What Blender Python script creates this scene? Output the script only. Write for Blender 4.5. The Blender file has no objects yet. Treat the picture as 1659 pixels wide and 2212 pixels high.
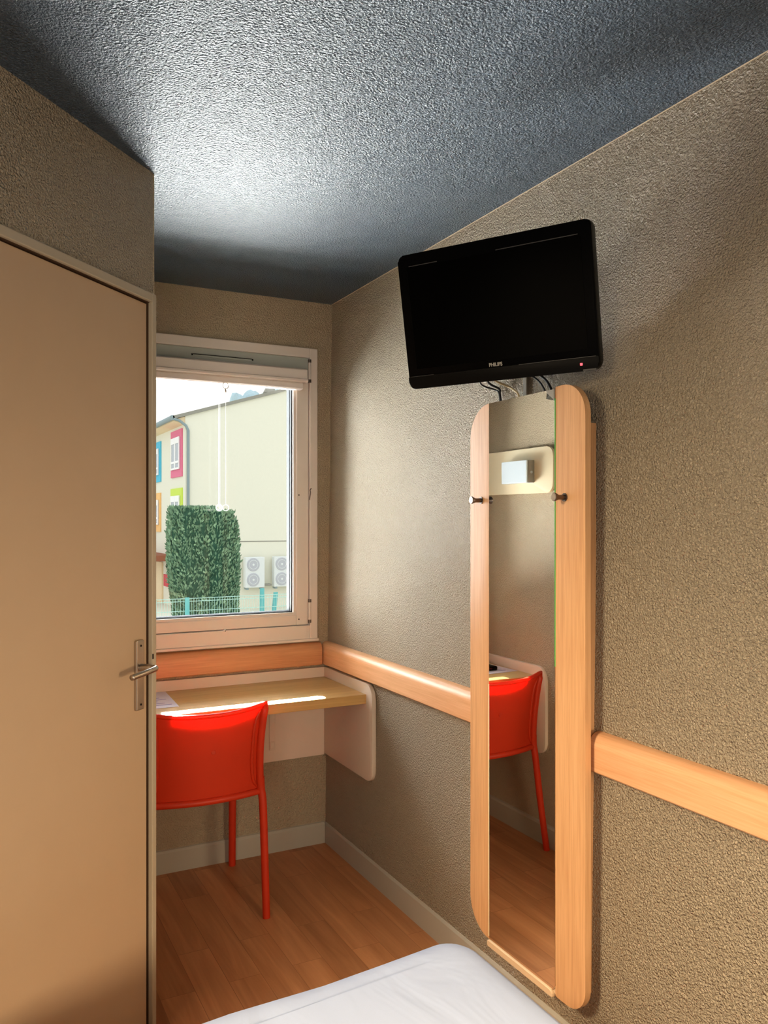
import bpy, bmesh, math, random
from mathutils import Vector, Matrix
random.seed(7)
SC = bpy.context.scene
COL = SC.collection
PI = math.pi

# ------------------------------------------------------------------ room figures (metres)
EYE = 1.435
RX = 1.4445      # right wall, at rail height
BY = 3.3685      # window wall
LX = 0.475       # alcove wall on the other side of the desk
CORNER = (0.470, 2.317)   # where the angled door wall meets the alcove wall
H = 2.40

# ------------------------------------------------------------------ node helpers
def new_mat(name):
    m = bpy.data.materials.new(name); m.use_nodes = True
    nt = m.node_tree; nt.nodes.clear()
    out = nt.nodes.new('ShaderNodeOutputMaterial')
    b = nt.nodes.new('ShaderNodeBsdfPrincipled')
    nt.links.new(b.outputs[0], out.inputs[0])
    return m, nt, b, out

def rgb(r, g, b):
    f = lambda c: (c/255/12.92) if c/255 <= .04045 else ((c/255+.055)/1.055)**2.4
    return (f(r), f(g), f(b), 1)

def plain(name, col, rough=.5, spec=.5, metal=0, noise=0.04, emit=None):
    m, nt, b, out = new_mat(name)
    tc = nt.nodes.new('ShaderNodeTexCoord')
    n = nt.nodes.new('ShaderNodeTexNoise'); n.inputs['Scale'].default_value = 9; n.inputs['Detail'].default_value = 3
    nt.links.new(tc.outputs['Object'], n.inputs['Vector'])
    mix = nt.nodes.new('ShaderNodeMix'); mix.data_type = 'RGBA'
    mix.inputs[6].default_value = tuple(c*(1-noise) for c in col[:3])+(1,)
    mix.inputs[7].default_value = tuple(min(1, c*(1+noise)) for c in col[:3])+(1,)
    nt.links.new(n.outputs['Fac'], mix.inputs[0]); nt.links.new(mix.outputs[2], b.inputs['Base Color'])
    b.inputs['Roughness'].default_value = rough; b.inputs['Specular IOR Level'].default_value = spec
    b.inputs['Metallic'].default_value = metal
    if emit:
        b.inputs['Emission Color'].default_value = emit[0]; b.inputs['Emission Strength'].default_value = emit[1]
    return m

def plaster(name, col, rough, spec, scale, dist, strength=1.0, vary=.06):
    m, nt, b, out = new_mat(name)
    N = nt.nodes.new; Lk = nt.links.new
    tc = N('ShaderNodeTexCoord')
    n1 = N('ShaderNodeTexNoise'); n1.inputs['Scale'].default_value = scale; n1.inputs['Detail'].default_value = 2.5
    n1.inputs['Roughness'].default_value = .5; n1.inputs['Distortion'].default_value = .5
    n2 = N('ShaderNodeTexVoronoi'); n2.inputs['Scale'].default_value = scale*1.0; n2.feature = 'SMOOTH_F1'
    n2.inputs['Smoothness'].default_value = .6
    for n in (n1, n2): Lk(tc.outputs['Object'], n.inputs['Vector'])
    r = N('ShaderNodeMapRange'); r.inputs[1].default_value = .30; r.inputs[2].default_value = .70
    Lk(n1.outputs['Fac'], r.inputs[0])
    ad = N('ShaderNodeMath'); ad.operation = 'MULTIPLY_ADD'; ad.inputs[1].default_value = -.5
    Lk(n2.outputs['Distance'], ad.inputs[0]); Lk(r.outputs[0], ad.inputs[2])
    bp = N('ShaderNodeBump'); bp.inputs['Distance'].default_value = dist; bp.inputs['Strength'].default_value = strength
    Lk(ad.outputs[0], bp.inputs['Height']); Lk(bp.outputs[0], b.inputs['Normal'])
    big = N('ShaderNodeTexNoise'); big.inputs['Scale'].default_value = 2.3; big.inputs['Detail'].default_value = 4
    Lk(tc.outputs['Object'], big.inputs['Vector'])
    mix = N('ShaderNodeMix'); mix.data_type = 'RGBA'
    mix.inputs[6].default_value = tuple(c*(1-vary) for c in col[:3])+(1,); mix.inputs[7].default_value = tuple(c*(1+vary) for c in col[:3])+(1,)
    Lk(big.outputs['Fac'], mix.inputs[0]); Lk(mix.outputs[2], b.inputs['Base Color'])
    b.inputs['Roughness'].default_value = rough; b.inputs['Specular IOR Level'].default_value = spec
    return m

def wood(name, c1, c2, axis, rough=.4, spec=.4, fine=70):
    """fine straight grain along axis 0/1/2"""
    m, nt, b, out = new_mat(name)
    N = nt.nodes.new; Lk = nt.links.new
    tc = N('ShaderNodeTexCoord'); mp = N('ShaderNodeMapping')
    s = [fine]*3; s[axis] = fine*.03
    mp.inputs['Scale'].default_value = s
    Lk(tc.outputs['Object'], mp.inputs[0])
    n = N('ShaderNodeTexNoise'); n.inputs['Scale'].default_value = 1; n.inputs['Detail'].default_value = 6; n.inputs['Roughness'].default_value = .65
    Lk(mp.outputs[0], n.inputs['Vector'])
    mp2 = N('ShaderNodeMapping'); s2 = [fine*4]*3; s2[axis] = fine*.12; mp2.inputs['Scale'].default_value = s2
    Lk(tc.outputs['Object'], mp2.inputs[0])
    n2 = N('ShaderNodeTexNoise'); n2.inputs['Scale'].default_value = 1; n2.inputs['Detail'].default_value = 3
    Lk(mp2.outputs[0], n2.inputs['Vector'])
    ad = N('ShaderNodeMath'); ad.operation = 'MULTIPLY_ADD'; ad.inputs[1].default_value = .45
    Lk(n2.outputs['Fac'], ad.inputs[0]); Lk(n.outputs['Fac'], ad.inputs[2])
    r = N('ShaderNodeValToRGB'); r.color_ramp.elements[0].position = .45; r.color_ramp.elements[0].color = c1
    r.color_ramp.elements[1].position = .95; r.color_ramp.elements[1].color = c2
    Lk(ad.outputs[0], r.inputs[0]); Lk(r.outputs[0], b.inputs['Base Color'])
    b.inputs['Roughness'].default_value = rough; b.inputs['Specular IOR Level'].default_value = spec
    return m

def floor_mat():
    m, nt, b, out = new_mat('laminate_floor')
    N = nt.nodes.new; Lk = nt.links.new
    tc = N('ShaderNodeTexCoord'); mp = N('ShaderNodeMapping'); mp.inputs['Rotation'].default_value = (0, 0, PI/2)
    Lk(tc.outputs['Object'], mp.inputs[0])
    br = N('ShaderNodeTexBrick'); br.offset = .37; br.offset_frequency = 2; br.squash = 1
    br.inputs['Color1'].default_value = (0, 0, 0, 1); br.inputs['Color2'].default_value = (1, 1, 1, 1); br.inputs['Mortar'].default_value = (.4, .4, .4, 1)
    br.inputs['Scale'].default_value = 1; br.inputs['Mortar Size'].default_value = .0008; br.inputs['Bias'].default_value = 0
    br.inputs['Brick Width'].default_value = .62; br.inputs['Row Height'].default_value = .105
    Lk(mp.outputs[0], br.inputs['Vector'])
    mp2 = N('ShaderNodeMapping'); mp2.inputs['Scale'].default_value = (22, 1.5, 22)
    # shift the grain from plank to plank
    addv = N('ShaderNodeVectorMath'); addv.operation = 'MULTIPLY_ADD'
    addv.inputs[1].default_value = (1, 1, 1)
    comb = N('ShaderNodeCombineXYZ'); ml = N('ShaderNodeMath'); ml.operation = 'MULTIPLY'; ml.inputs[1].default_value = 7.3
    Lk(br.outputs['Color'], ml.inputs[0]); Lk(ml.outputs[0], comb.inputs[1]); Lk(ml.outputs[0], comb.inputs[0])
    Lk(tc.outputs['Object'], addv.inputs[0]); Lk(comb.outputs[0], addv.inputs[2])
    Lk(addv.outputs[0], mp2.inputs[0])
    n = N('ShaderNodeTexNoise'); n.inputs['Scale'].default_value = 1; n.inputs['Detail'].default_value = 7; n.inputs['Roughness'].default_value = .6; n.inputs['Distortion'].default_value = .8
    Lk(mp2.outputs[0], n.inputs['Vector'])
    r = N('ShaderNodeValToRGB')
    e = r.color_ramp.elements; e[0].position = .25; e[0].color = rgb(160, 106, 66); e[1].position = .75; e[1].color = rgb(206, 148, 102)
    Lk(n.outputs['Fac'], r.inputs[0])
    dk = N('ShaderNodeMix'); dk.data_type = 'RGBA'; dk.blend_type = 'MULTIPLY'; dk.inputs[0].default_value = 1
    r2 = N('ShaderNodeValToRGB'); r2.color_ramp.elements[0].color = (.74, .71, .68, 1); r2.color_ramp.elements[1].color = (1.1, 1.1, 1.08, 1)
    Lk(br.outputs['Color'], r2.inputs[0]); Lk(r.outputs[0], dk.inputs[6]); Lk(r2.outputs[0], dk.inputs[7])
    mo = N('ShaderNodeMix'); mo.data_type = 'RGBA'; mo.inputs[7].default_value = rgb(110, 66, 38)
    fm = N('ShaderNodeMath'); fm.operation = 'MULTIPLY'; fm.inputs[1].default_value = .6
    Lk(br.outputs['Fac'], fm.inputs[0]); Lk(fm.outputs[0], mo.inputs[0]); Lk(dk.outputs[2], mo.inputs[6])
    Lk(mo.outputs[2], b.inputs['Base Color'])
    b.inputs['Roughness'].default_value = .42; b.inputs['Specular IOR Level'].default_value = .35
    return m

def glass_mat():
    m = bpy.data.materials.new('window_glass'); m.use_nodes = True
    nt = m.node_tree; nt.nodes.clear(); N = nt.nodes.new
    out = N('ShaderNodeOutputMaterial'); tr = N('ShaderNodeBsdfTransparent'); gl = N('ShaderNodeBsdfGlossy'); gl.inputs['Roughness'].default_value = .02
    tr.inputs[0].default_value = (.97, .985, .98, 1)
    fr = N('ShaderNodeFresnel'); fr.inputs[0].default_value = 1.3
    mx = N('ShaderNodeMixShader'); nt.links.new(fr.outputs[0], mx.inputs[0]); nt.links.new(tr.outputs[0], mx.inputs[1]); nt.links.new(gl.outputs[0], mx.inputs[2])
    nt.links.new(mx.outputs[0], out.inputs[0])
    return m

def plastic_red():
    m, nt, b, out = new_mat('red_moulded_plastic')
    b.inputs['Base Color'].default_value = (.66, .042, .010, 1); b.inputs['Roughness'].default_value = .42; b.inputs['Specular IOR Level'].default_value = .4
    t = nt.nodes.new('ShaderNodeBsdfTranslucent'); t.inputs[0].default_value = (.95, .02, .03, 1)
    mx = nt.nodes.new('ShaderNodeMixShader'); mx.inputs[0].default_value = .22
    tc = nt.nodes.new('ShaderNodeTexCoord'); n = nt.nodes.new('ShaderNodeTexNoise'); n.inputs['Scale'].default_value = 600
    bp = nt.nodes.new('ShaderNodeBump'); bp.inputs['Distance'].default_value = .0004; bp.inputs['Strength'].default_value = .3
    nt.links.new(tc.outputs['Object'], n.inputs['Vector']); nt.links.new(n.outputs['Fac'], bp.inputs['Height']); nt.links.new(bp.outputs[0], b.inputs['Normal'])
    nt.links.new(b.outputs[0], mx.inputs[1]); nt.links.new(t.outputs[0], mx.inputs[2]); nt.links.new(mx.outputs[0], out.inputs[0])
    return m

def sheet_mat():
    m, nt, b, out = new_mat('white_sheet')
    N = nt.nodes.new
    tc = N('ShaderNodeTexCoord'); mp = N('ShaderNodeMapping'); mp.inputs['Scale'].default_value = (4, 1.6, 4); mp.inputs['Rotation'].default_value = (0, 0, .6)
    n = N('ShaderNodeTexNoise'); n.inputs['Scale'].default_value = 1.6; n.inputs['Detail'].default_value = 3; n.inputs['Distortion'].default_value = .9
    nt.links.new(tc.outputs['Object'], mp.inputs[0]); nt.links.new(mp.outputs[0], n.inputs['Vector'])
    bp = N('ShaderNodeBump'); bp.inputs['Distance'].default_value = .02; bp.inputs['Strength'].default_value = .55
    w = N('ShaderNodeTexNoise'); w.inputs['Scale'].default_value = 900
    nt.links.new(tc.outputs['Object'], w.inputs['Vector'])
    bp2 = N('ShaderNodeBump'); bp2.inputs['Distance'].default_value = .0005; bp2.inputs['Strength'].default_value = .25
    nt.links.new(n.outputs['Fac'], bp.inputs['Height']); nt.links.new(bp.outputs[0], bp2.inputs['Normal']); nt.links.new(w.outputs['Fac'], bp2.inputs['Height'])
    nt.links.new(bp2.outputs[0], b.inputs['Normal'])
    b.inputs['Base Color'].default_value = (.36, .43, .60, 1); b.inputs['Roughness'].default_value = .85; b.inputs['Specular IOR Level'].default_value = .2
    return m

def cord_mat():
    m, nt, b, out = new_mat('cord_white'); b.inputs['Base Color'].default_value = (.9, .9, .88, 1); b.inputs['Roughness'].default_value = .6
    t = nt.nodes.new('ShaderNodeBsdfTranslucent'); t.inputs[0].default_value = (.95, .95, .95, 1); mx = nt.nodes.new('ShaderNodeMixShader'); mx.inputs[0].default_value = .35
    nt.links.new(b.outputs[0], mx.inputs[1]); nt.links.new(t.outputs[0], mx.inputs[2]); nt.links.new(mx.outputs[0], out.inputs[0])
    return m

def leaf_mat():
    m, nt, b, out = new_mat('hedge_leaves')
    N = nt.nodes.new
    tc = N('ShaderNodeTexCoord'); n = N('ShaderNodeTexNoise'); n.inputs['Scale'].default_value = 5; n.inputs['Detail'].default_value = 5
    nt.links.new(tc.outputs['Object'], n.inputs['Vector'])
    r = N('ShaderNodeValToRGB'); e = r.color_ramp.elements
    e[0].position = .3; e[0].color = rgb(80, 118, 92); e[1].position = .7; e[1].color = rgb(152, 186, 150)
    nt.links.new(n.outputs['Fac'], r.inputs[0]); nt.links.new(r.outputs[0], b.inputs['Base Color']); b.inputs['Roughness'].default_value = .7
    return m

M = {}
M['wall'] = plaster('wall_plaster', (.53, .44, .31, 1), .42, .6, 190, .0135)
M['wall_fine'] = plaster('wall_plaster_fine', (.53, .44, .31, 1), .48, .45, 205, .0050)
M['ceiling'] = plaster('ceiling_plaster', (.036, .082, .140, 1), .43, 1.0, 185, .0180)
M['floor'] = floor_mat()
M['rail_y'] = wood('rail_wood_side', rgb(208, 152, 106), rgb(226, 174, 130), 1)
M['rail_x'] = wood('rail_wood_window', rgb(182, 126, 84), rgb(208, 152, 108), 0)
M['panel_wood'] = wood('panel_beech', rgb(198, 148, 102), rgb(222, 174, 126), 2, .38, .4)
M['desk_wood'] = wood('desk_top_laminate', rgb(178, 140, 84), rgb(205, 168, 108), 0, .35, .45, 30)
M['desk_white'] = plain('desk_cream_board', rgb(222, 208, 192), .45, .4)
M['base'] = plain('baseboard_grey', rgb(176, 172, 160), .5, .4)
M['pvc'] = plain('window_white_frame', rgb(226, 216, 208), .35, .5, noise=.02)
M['pvc_grey'] = plain('window_vent_grey', rgb(170, 175, 170), .5, .4)
M['blind'] = plain('blind_white', rgb(228, 218, 212), .45, .4)
M['rubber'] = plain('black_gasket', rgb(40, 42, 46), .6, .3)
M['dark'] = plain('dark_hole', rgb(24, 20, 18), .8, .2)
M['gap'] = plain('door_gap_brown', rgb(70, 50, 34), .8, .2)
M['glass'] = glass_mat()
M['door'] = plain('door_beige_paint', rgb(186, 160, 130), .42, .4, noise=.03)
M['jamb'] = plain('door_frame_greige', rgb(176, 164, 142), .4, .45, noise=.03)
M['metal'] = plain('brushed_metal', rgb(190, 178, 164), .32, .5, 1)
M['metal_dark'] = plain('dark_metal', rgb(110, 100, 94), .35, .5, 1)
M['red'] = plastic_red()
M['mirror'] = plain('mirror_silver', (.93, .94, .92, 1), .0, .5, 1, 0)
M['mirror_edge'] = plain('mirror_green_edge', rgb(70, 190, 90), .15, .6)
M['mirror_edge_pale'] = plain('mirror_pale_edge', rgb(238, 230, 190), .2, .6)
M['ledge'] = plain('pale_ledge', rgb(224, 196, 160), .4, .4)
M['tv'] = plain('tv_black_gloss', (.0016, .0016, .0018, 1), .25, .06, noise=0)
M['tv_matte'] = plain('tv_black_matte', (.003, .0028, .0026, 1), .45, .08, noise=0)
M['screen'] = plain('tv_screen', (.0008, .0008, .0009, 1), .3, .03, noise=0)
M['tv_line'] = plain('tv_edge_line', (.05, .05, .05, 1), .3, .5)
M['logo'] = plain('tv_logo_silver', rgb(175, 172, 165), .35, .5, .3)
M['led'] = plain('tv_led_red', rgb(220, 60, 70), .4, .3, emit=((1, .12, .16, 1), 1.2))
M['sheet'] = sheet_mat()
M['bedbase'] = plain('bed_base_grey', rgb(120, 112, 104), .8, .2)
M['cable_b'] = plain('cable_black', rgb(22, 20, 20), .5, .4)
M['cable_c'] = plain('cable_cream', rgb(210, 186, 140), .5, .4)
M['duct'] = plain('duct_grey', rgb(120, 112, 98), .5, .4)
M['paper'] = plain('paper_white', rgb(222, 216, 228), .7, .2, noise=.02)
M['ink'] = plain('paper_print', rgb(150, 142, 190), .7, .2)
M['lampwhite'] = plain('lamp_white', rgb(190, 202, 214), .4, .4, noise=.02)
M['sealant'] = plain('sealant_pale', rgb(176, 160, 132), .6, .3)
M['lampgrey'] = plain('lamp_end_grey', rgb(150, 148, 140), .4, .4)
M['lampboard'] = plain('lamp_board_cream', rgb(236, 222, 192), .4, .4, noise=.02)
M['render'] = plain('building_render', rgb(232, 230, 214), .9, .1, noise=.03)
M['render_side'] = plain('building_render_side', rgb(228, 224, 204), .9, .1, noise=.03)
M['roof'] = plain('roof_edge_grey', rgb(150, 148, 138), .8, .2)
M['soffit'] = plain('roof_soffit_cream', rgb(236, 214, 178), .8, .2)
M['pipe'] = plain('drain_pipe_grey', rgb(140, 156, 160), .6, .3)
for k, c in dict(pink=(226, 120, 150), blue=(86, 190, 222), green=(206, 228, 96), orange=(244, 192, 124)).items():
    M[k] = plain('surround_'+k, rgb(*c), .7, .2)
M['win_white'] = plain('far_window_frame', rgb(245, 245, 245), .6, .3)
M['far_glass'] = plain('far_window_glass', rgb(150, 160, 170), .2, .5)
M['ac'] = plain('ac_casing', rgb(226, 230, 230), .6, .3)
M['ac_fan'] = plain('ac_grille', rgb(188, 190, 198), .6, .3)
M['leaf'] = leaf_mat()
M['cord'] = cord_mat()
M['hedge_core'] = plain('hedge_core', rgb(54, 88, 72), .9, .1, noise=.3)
M['fence_t'] = plain('fence_teal', rgb(96, 178, 180), .5, .4)
M['fence_w'] = plain('fence_wire', rgb(176, 214, 206), .5, .4)
M['beam'] = plain('canopy_brown', rgb(150, 92, 70), .8, .2)
M['sign'] = plain('sign_red', rgb(214, 60, 74), .6, .3)
M['ground'] = plain('ground_pale', rgb(226, 222, 206), .9, .1, noise=.06)
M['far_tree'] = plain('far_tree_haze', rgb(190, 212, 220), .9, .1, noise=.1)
M['facade_own'] = plain('own_facade', rgb(215, 208, 190), .9, .1)

# ------------------------------------------------------------------ object helpers
def link(name, bm, mats, parent=None, smooth=False, auto=None, recalc=True):
    if recalc: bmesh.ops.recalc_face_normals(bm, faces=bm.faces)
    if parent is not None:
        bm.transform(PW[parent.name].inverted())
    me = bpy.data.meshes.new(name); bm.to_mesh(me); bm.free()
    for m in (mats if isinstance(mats, (list, tuple)) else [mats]): me.materials.append(M[m])
    if smooth or auto:
        for p in me.polygons: p.use_smooth = True
    if auto:
        me.set_sharp_from_angle(angle=math.radians(auto))
    o = bpy.data.objects.new(name, me); COL.objects.link(o)
    if parent is not None: o.parent = parent
    PW[o.name] = PW[parent.name].copy() if parent is not None else Matrix()
    return o
PW = {}
def empty(name, loc, label=None, cat=None, group=None, kind=None, mat=None):
    o = bpy.data.objects.new(name, None); COL.objects.link(o)
    mw = mat if mat is not None else Matrix.Translation(loc)
    o.matrix_world = mw; PW[o.name] = mw.copy(); o.empty_display_size = .05
    tag(o, label, cat, group, kind)
    return o
def tag(o, label=None, cat=None, group=None, kind=None):
    if label: o['label'] = label
    if cat: o['category'] = cat
    if group: o['group'] = group
    if kind: o['kind'] = kind
    return o

def box(bm, x0, x1, y0, y1, z0, z1, mi=0, bev=0, seg=2):
    g = bmesh.ops.create_cube(bm, size=1)
    vs = g['verts']
    for v in vs:
        v.co = Vector(((x0+x1)/2+v.co.x*(x1-x0), (y0+y1)/2+v.co.y*(y1-y0), (z0+z1)/2+v.co.z*(z1-z0)))
    fs = list({f for v in vs for f in v.link_faces})
    for f in fs: f.material_index = mi
    if bev:
        es = list({e for v in vs for e in v.link_edges})
        r = bmesh.ops.bevel(bm, geom=es, offset=bev, segments=seg, affect='EDGES', profile=.5)
        for f in r['faces']: f.material_index = mi

def prism(bm, pts, axis, a0, a1, mi=0, bev=0, seg=2):
    """2D polygon extruded along axis (0: pts are (y,z); 1: (x,z); 2: (x,y))"""
    def mk(p, a):
        return (a, p[0], p[1]) if axis == 0 else (p[0], a, p[1]) if axis == 1 else (p[0], p[1], a)
    v0 = [bm.verts.new(mk(p, a0)) for p in pts]; v1 = [bm.verts.new(mk(p, a1)) for p in pts]
    f0 = bm.faces.new(v0); f1 = bm.faces.new(v1[::-1]); fs = [f0, f1]
    n = len(pts)
    for i in range(n):
        fs.append(bm.faces.new((v0[i], v1[i], v1[(i+1) % n], v0[(i+1) % n])))
    for f in fs: f.material_index = mi
    if bev:
        es = list(set(f0.edges) | set(f1.edges))
        r = bmesh.ops.bevel(bm, geom=es, offset=bev, segments=seg, affect='EDGES', profile=.5)
        for f in r['faces']: f.material_index = mi

def rrect(x0, x1, y0, y1, rad, n=8):
    """rad: (bl, br, tr, tl)"""
    pts = []
    for (cx, cy, r, a) in ((x0+rad[0], y0+rad[0], rad[0], PI), (x1-rad[1], y0+rad[1], rad[1], 1.5*PI), (x1-rad[2], y1-rad[2], rad[2], 0), (x0+rad[3], y1-rad[3], rad[3], .5*PI)):
        if r <= 1e-6: pts.append((cx, cy)); continue
        for i in range(n+1):
            t = a+i/n*PI/2; pts.append((cx+r*math.cos(t), cy+r*math.sin(t)))
    return pts

def tube(bm, path, radii, n=14, cap=True, mi=0, closed=False):
    P = [Vector(p) for p in path]; m = len(P)
    if not isinstance(radii, (list, tuple)): radii = [radii]*m
    rings = []; up = None
    for i in range(m):
        if closed: t = P[(i+1) % m]-P[i-1]
        else: t = (P[min(i+1, m-1)]-P[max(i-1, 0)])
        t.normalize()
        if up is None:
            up = Vector((0, 0, 1)) if abs(t.z) < .9 else Vector((1, 0, 0))
        s = t.cross(up).normalized(); up = s.cross(t).normalized()
        rings.append([bm.verts.new(P[i]+(s*math.cos(a)+up*math.sin(a))*radii[i]) for a in [2*PI*k/n for k in range(n)]])
    rng = range(m) if closed else range(m-1)
    for i in rng:
        a, b = rings[i], rings[(i+1) % m]
        for k in range(n):
            f = bm.faces.new((a[k], a[(k+1) % n], b[(k+1) % n], b[k])); f.material_index = mi
    if cap and not closed:
        bm.faces.new(rings[0][::-1]).material_index = mi; bm.faces.new(rings[-1]).material_index = mi

def smoothpath(pts, sub=6):
    P = [Vector(p) for p in pts]; out = []
    for i in range(len(P)-1):
        p0, p1, p2, p3 = P[max(i-1, 0)], P[i], P[i+1], P[min(i+2, len(P)-1)]
        for k in range(sub):
            t = k/sub
            out.append(.5*((2*p1)+(p2-p0)*t+(2*p0-5*p1+4*p2-p3)*t*t+(3*p1-p0-3*p2+p3)*t**3))
    out.append(P[-1]); return out

def B(): return bmesh.new()

# ------------------------------------------------------------------ THE SETTING
def wall_x(z): return RX-.002+.0305*(z-.3)/2.1     # the wall is a little out of plumb

bm = B(); box(bm, -1.6, 1.75, -1.8, BY+.3, -.06, 0)
tag(link('floor', bm, 'floor'), 'warm brown laminate floor of narrow planks', 'floor', kind='structure')
bm = B(); box(bm, -1.6, 1.75, -1.8, BY+.3, H, H+.06)
tag(link('ceiling', bm, 'ceiling'), 'slate blue textured ceiling with a satin sheen', 'ceiling', kind='structure')
# right wall, leaning
bm = B(); prism(bm, [(wall_x(0), -.02), (wall_x(0)+.2, -.02), (wall_x(0)+.24, H+.02), (wall_x(H), H+.02)], 1, -1.8, BY+.3)
tag(link('wall_right', bm, 'wall'), 'long beige textured plaster wall carrying television and mirror', 'wall', kind='structure')
# window wall with its opening
WX0, WX1, WZ0, WZ1 = .535, 1.385, .93, 2.18
bm = B()
box(bm, -1.6, WX0, BY, BY+.28, 0, H); box(bm, WX1, 1.75, BY, BY+.28, 0, H)
box(bm, WX0, WX1, BY, BY+.28, 0, WZ0); box(bm, WX0, WX1, BY, BY+.28, WZ1, H)
tag(link('wall_back', bm, 'wall_fine'), 'beige textured window wall above and below the desk', 'wall', kind='structure')
# alcove side wall and angled door wall
bm = B(); box(bm, .36, LX, CORNER[1]+.005, BY, 0, H)
tag(link('wall_alcove', bm, 'wall_fine'), 'beige alcove wall beside the desk, seen in the mirror', 'wall', kind='structure')
dv = Vector((-math.sqrt(.5), -math.sqrt(.5), 0)); nv = Vector((math.sqrt(.5), -math.sqrt(.5), 0))
DM = Matrix(((dv.x, nv.x, 0, CORNER[0]), (dv.y, nv.y, 0, CORNER[1]), (0, 0, 1, 0), (0, 0, 0, 1)))   # (t, n, z) -> world
bm = B(); box(bm, 0, .80, -.08, 0, 2.058, H); box(bm, .80, 1.02, -.08, 0, 0, H)
bm.transform(DM)
tag(link('wall_diagonal', bm, 'wall'), 'angled beige textured wall above the door', 'wall', kind='structure')
e = Vector((CORNER[0], CORNER[1], 0))+dv*1.02
bm = B(); box(bm, -1.6, e.x, e.y, e.y+.1, 0, H)
tag(link('wall_side', bm, 'wall'), 'beige textured wall past the door', 'wall', kind='structure')
bm = B(); box(bm, -1.7, -1.6, -1.8, e.y, 0, H)
tag(link('wall_left', bm, 'wall'), 'beige textured wall on the far side of the bed', 'wall', kind='structure')
bm = B(); box(bm, -1.6, 1.75, -1.9, -1.8, 0, H)
tag(link('wall_rear', bm, 'wall'), 'beige textured wall behind the bed head', 'wall', kind='structure')

# baseboards
def baseprof(w0, sgn):
    return [(w0, 0), (w0-sgn*.012, 0), (w0-sgn*.012, .082), (w0-sgn*.007, .091), (w0, .094)]
bm = B(); prism(bm, baseprof(BY, 1), 0, LX, RX-.012)
tag(link('baseboard_back', bm, 'base'), 'grey baseboard under the desk', 'baseboard', kind='structure')
bm = B(); prism(bm, baseprof(RX+.001, 1), 1, -1.8, BY)
tag(link('baseboard_right', bm, 'base'), 'grey baseboard along the mirror wall', 'baseboard', kind='structure')
bm = B(); prism(bm, baseprof(LX, -1), 1, CORNER[1]+.05, BY-.012)
tag(link('baseboard_alcove', bm, 'base'), 'grey baseboard of the alcove wall', 'baseboard', kind='structure')

# wooden wall rails
def railprof(w, s):
    # rounded upper edge: s = +1 when the room lies towards smaller coordinate
    pts = [(w, .797), (w-s*.030, .797), (w-s*.034, .801), (w-s*.034, .862)]
    for i in range(1, 8):
        a = i/8*PI/2; pts.append((w-s*(.006+.028*math.cos(a)), .862+.033*math.sin(a)))
    pts.append((w, .896)); return pts
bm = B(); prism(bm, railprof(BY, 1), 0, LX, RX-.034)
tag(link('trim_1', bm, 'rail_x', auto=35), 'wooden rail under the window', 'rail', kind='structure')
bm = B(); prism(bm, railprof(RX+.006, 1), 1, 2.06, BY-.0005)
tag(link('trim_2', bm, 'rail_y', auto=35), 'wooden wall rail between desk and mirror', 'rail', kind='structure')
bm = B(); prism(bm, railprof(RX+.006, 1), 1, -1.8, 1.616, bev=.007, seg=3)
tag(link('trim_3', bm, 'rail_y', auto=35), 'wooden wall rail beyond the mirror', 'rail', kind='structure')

bm = B(); prism(bm, [(wall_x(H)+.002, H-.0015), (wall_x(H)-.002, H-.0015), (wall_x(H)-.004, H+.001), (wall_x(H)+.002, H+.001)], 1, -1.8, BY)
tag(link('trim_4', bm, 'sealant'), 'pale sealant line where the ceiling meets the television wall', 'sealant line', kind='structure')

# ------------------------------------------------------------------ window
w = empty('window_1', (.965, BY, .92), 'white framed window over the desk with a view of a cream building', 'window', kind='structure')
def ring_frame(bm, X0, X1, Z0, Z1, x0, x1, z0, z1, y0, y1, bev=.003):
    box(bm, X0, x0, y0, y1, Z0, Z1, bev=bev); box(bm, x1, X1, y0, y1, Z0, Z1, bev=bev)
    box(bm, x0-.001, x1+.001, y0, y1, Z0, z0, bev=bev); box(bm, x0-.001, x1+.001, y0, y1, z1, Z1, bev=bev)
bm = B(); ring_frame(bm, .525, 1.397, .912, 2.192, .56, 1.36, .972, 2.150, BY-.014, BY+.07)
link('window_frame', bm, 'pvc', w)
bm = B(); box(bm, .52, 1.400, BY-.022, BY-.002, .902, .913, bev=.002)
link('window_sill', bm, 'pvc', w)
bm = B(); ring_frame(bm, .562, 1.358, .974, 2.075, .622, 1.300, 1.020, 2.03, BY-.004, BY+.06, .004)
ring_frame(bm, .618, 1.304, 1.016, 2.034, .632, 1.288, 1.031, 2.022, BY+.001, BY+.05, .002)
link('sash', bm, 'pvc', w)
bm = B(); box(bm, .562, 1.358, BY-.001, BY+.06, 2.074, 2.150, bev=.002)
v = link('vent_panel', bm, 'pvc_grey', w)
bm = B(); box(bm, .836, 1.105, BY-.006, BY+.0, 2.112, 2.124, bev=.003); 
vs_ = link('vent_slot', bm, 'pvc_grey', v)
bm = B(); box(bm, .845, 1.096, BY-.008, BY-.006, 2.120, 2.1225); box(bm, .838, .844, BY-.008, BY-.005, 2.115, 2.122); box(bm, 1.097, 1.103, BY-.008, BY-.005, 2.115, 2.122)
link('vent_gap', bm, 'dark', v)
bm = B(); ring_frame(bm, .624, 1.290, 1.027, 2.026, .636, 1.2835, 1.0345, 2.02, BY+.016, BY+.0335, 0); ring_frame(bm, .624, 1.290, 1.027, 2.026, .637, 1.2825, 1.0355, 2.02, BY+.0385, BY+.072, 0)
link('gasket', bm, 'rubber', w)
bm = B(); box(bm, .63, 1.287, BY+.034, BY+.038, 1.03, 2.024)
link('pane', bm, 'glass', w)
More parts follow.
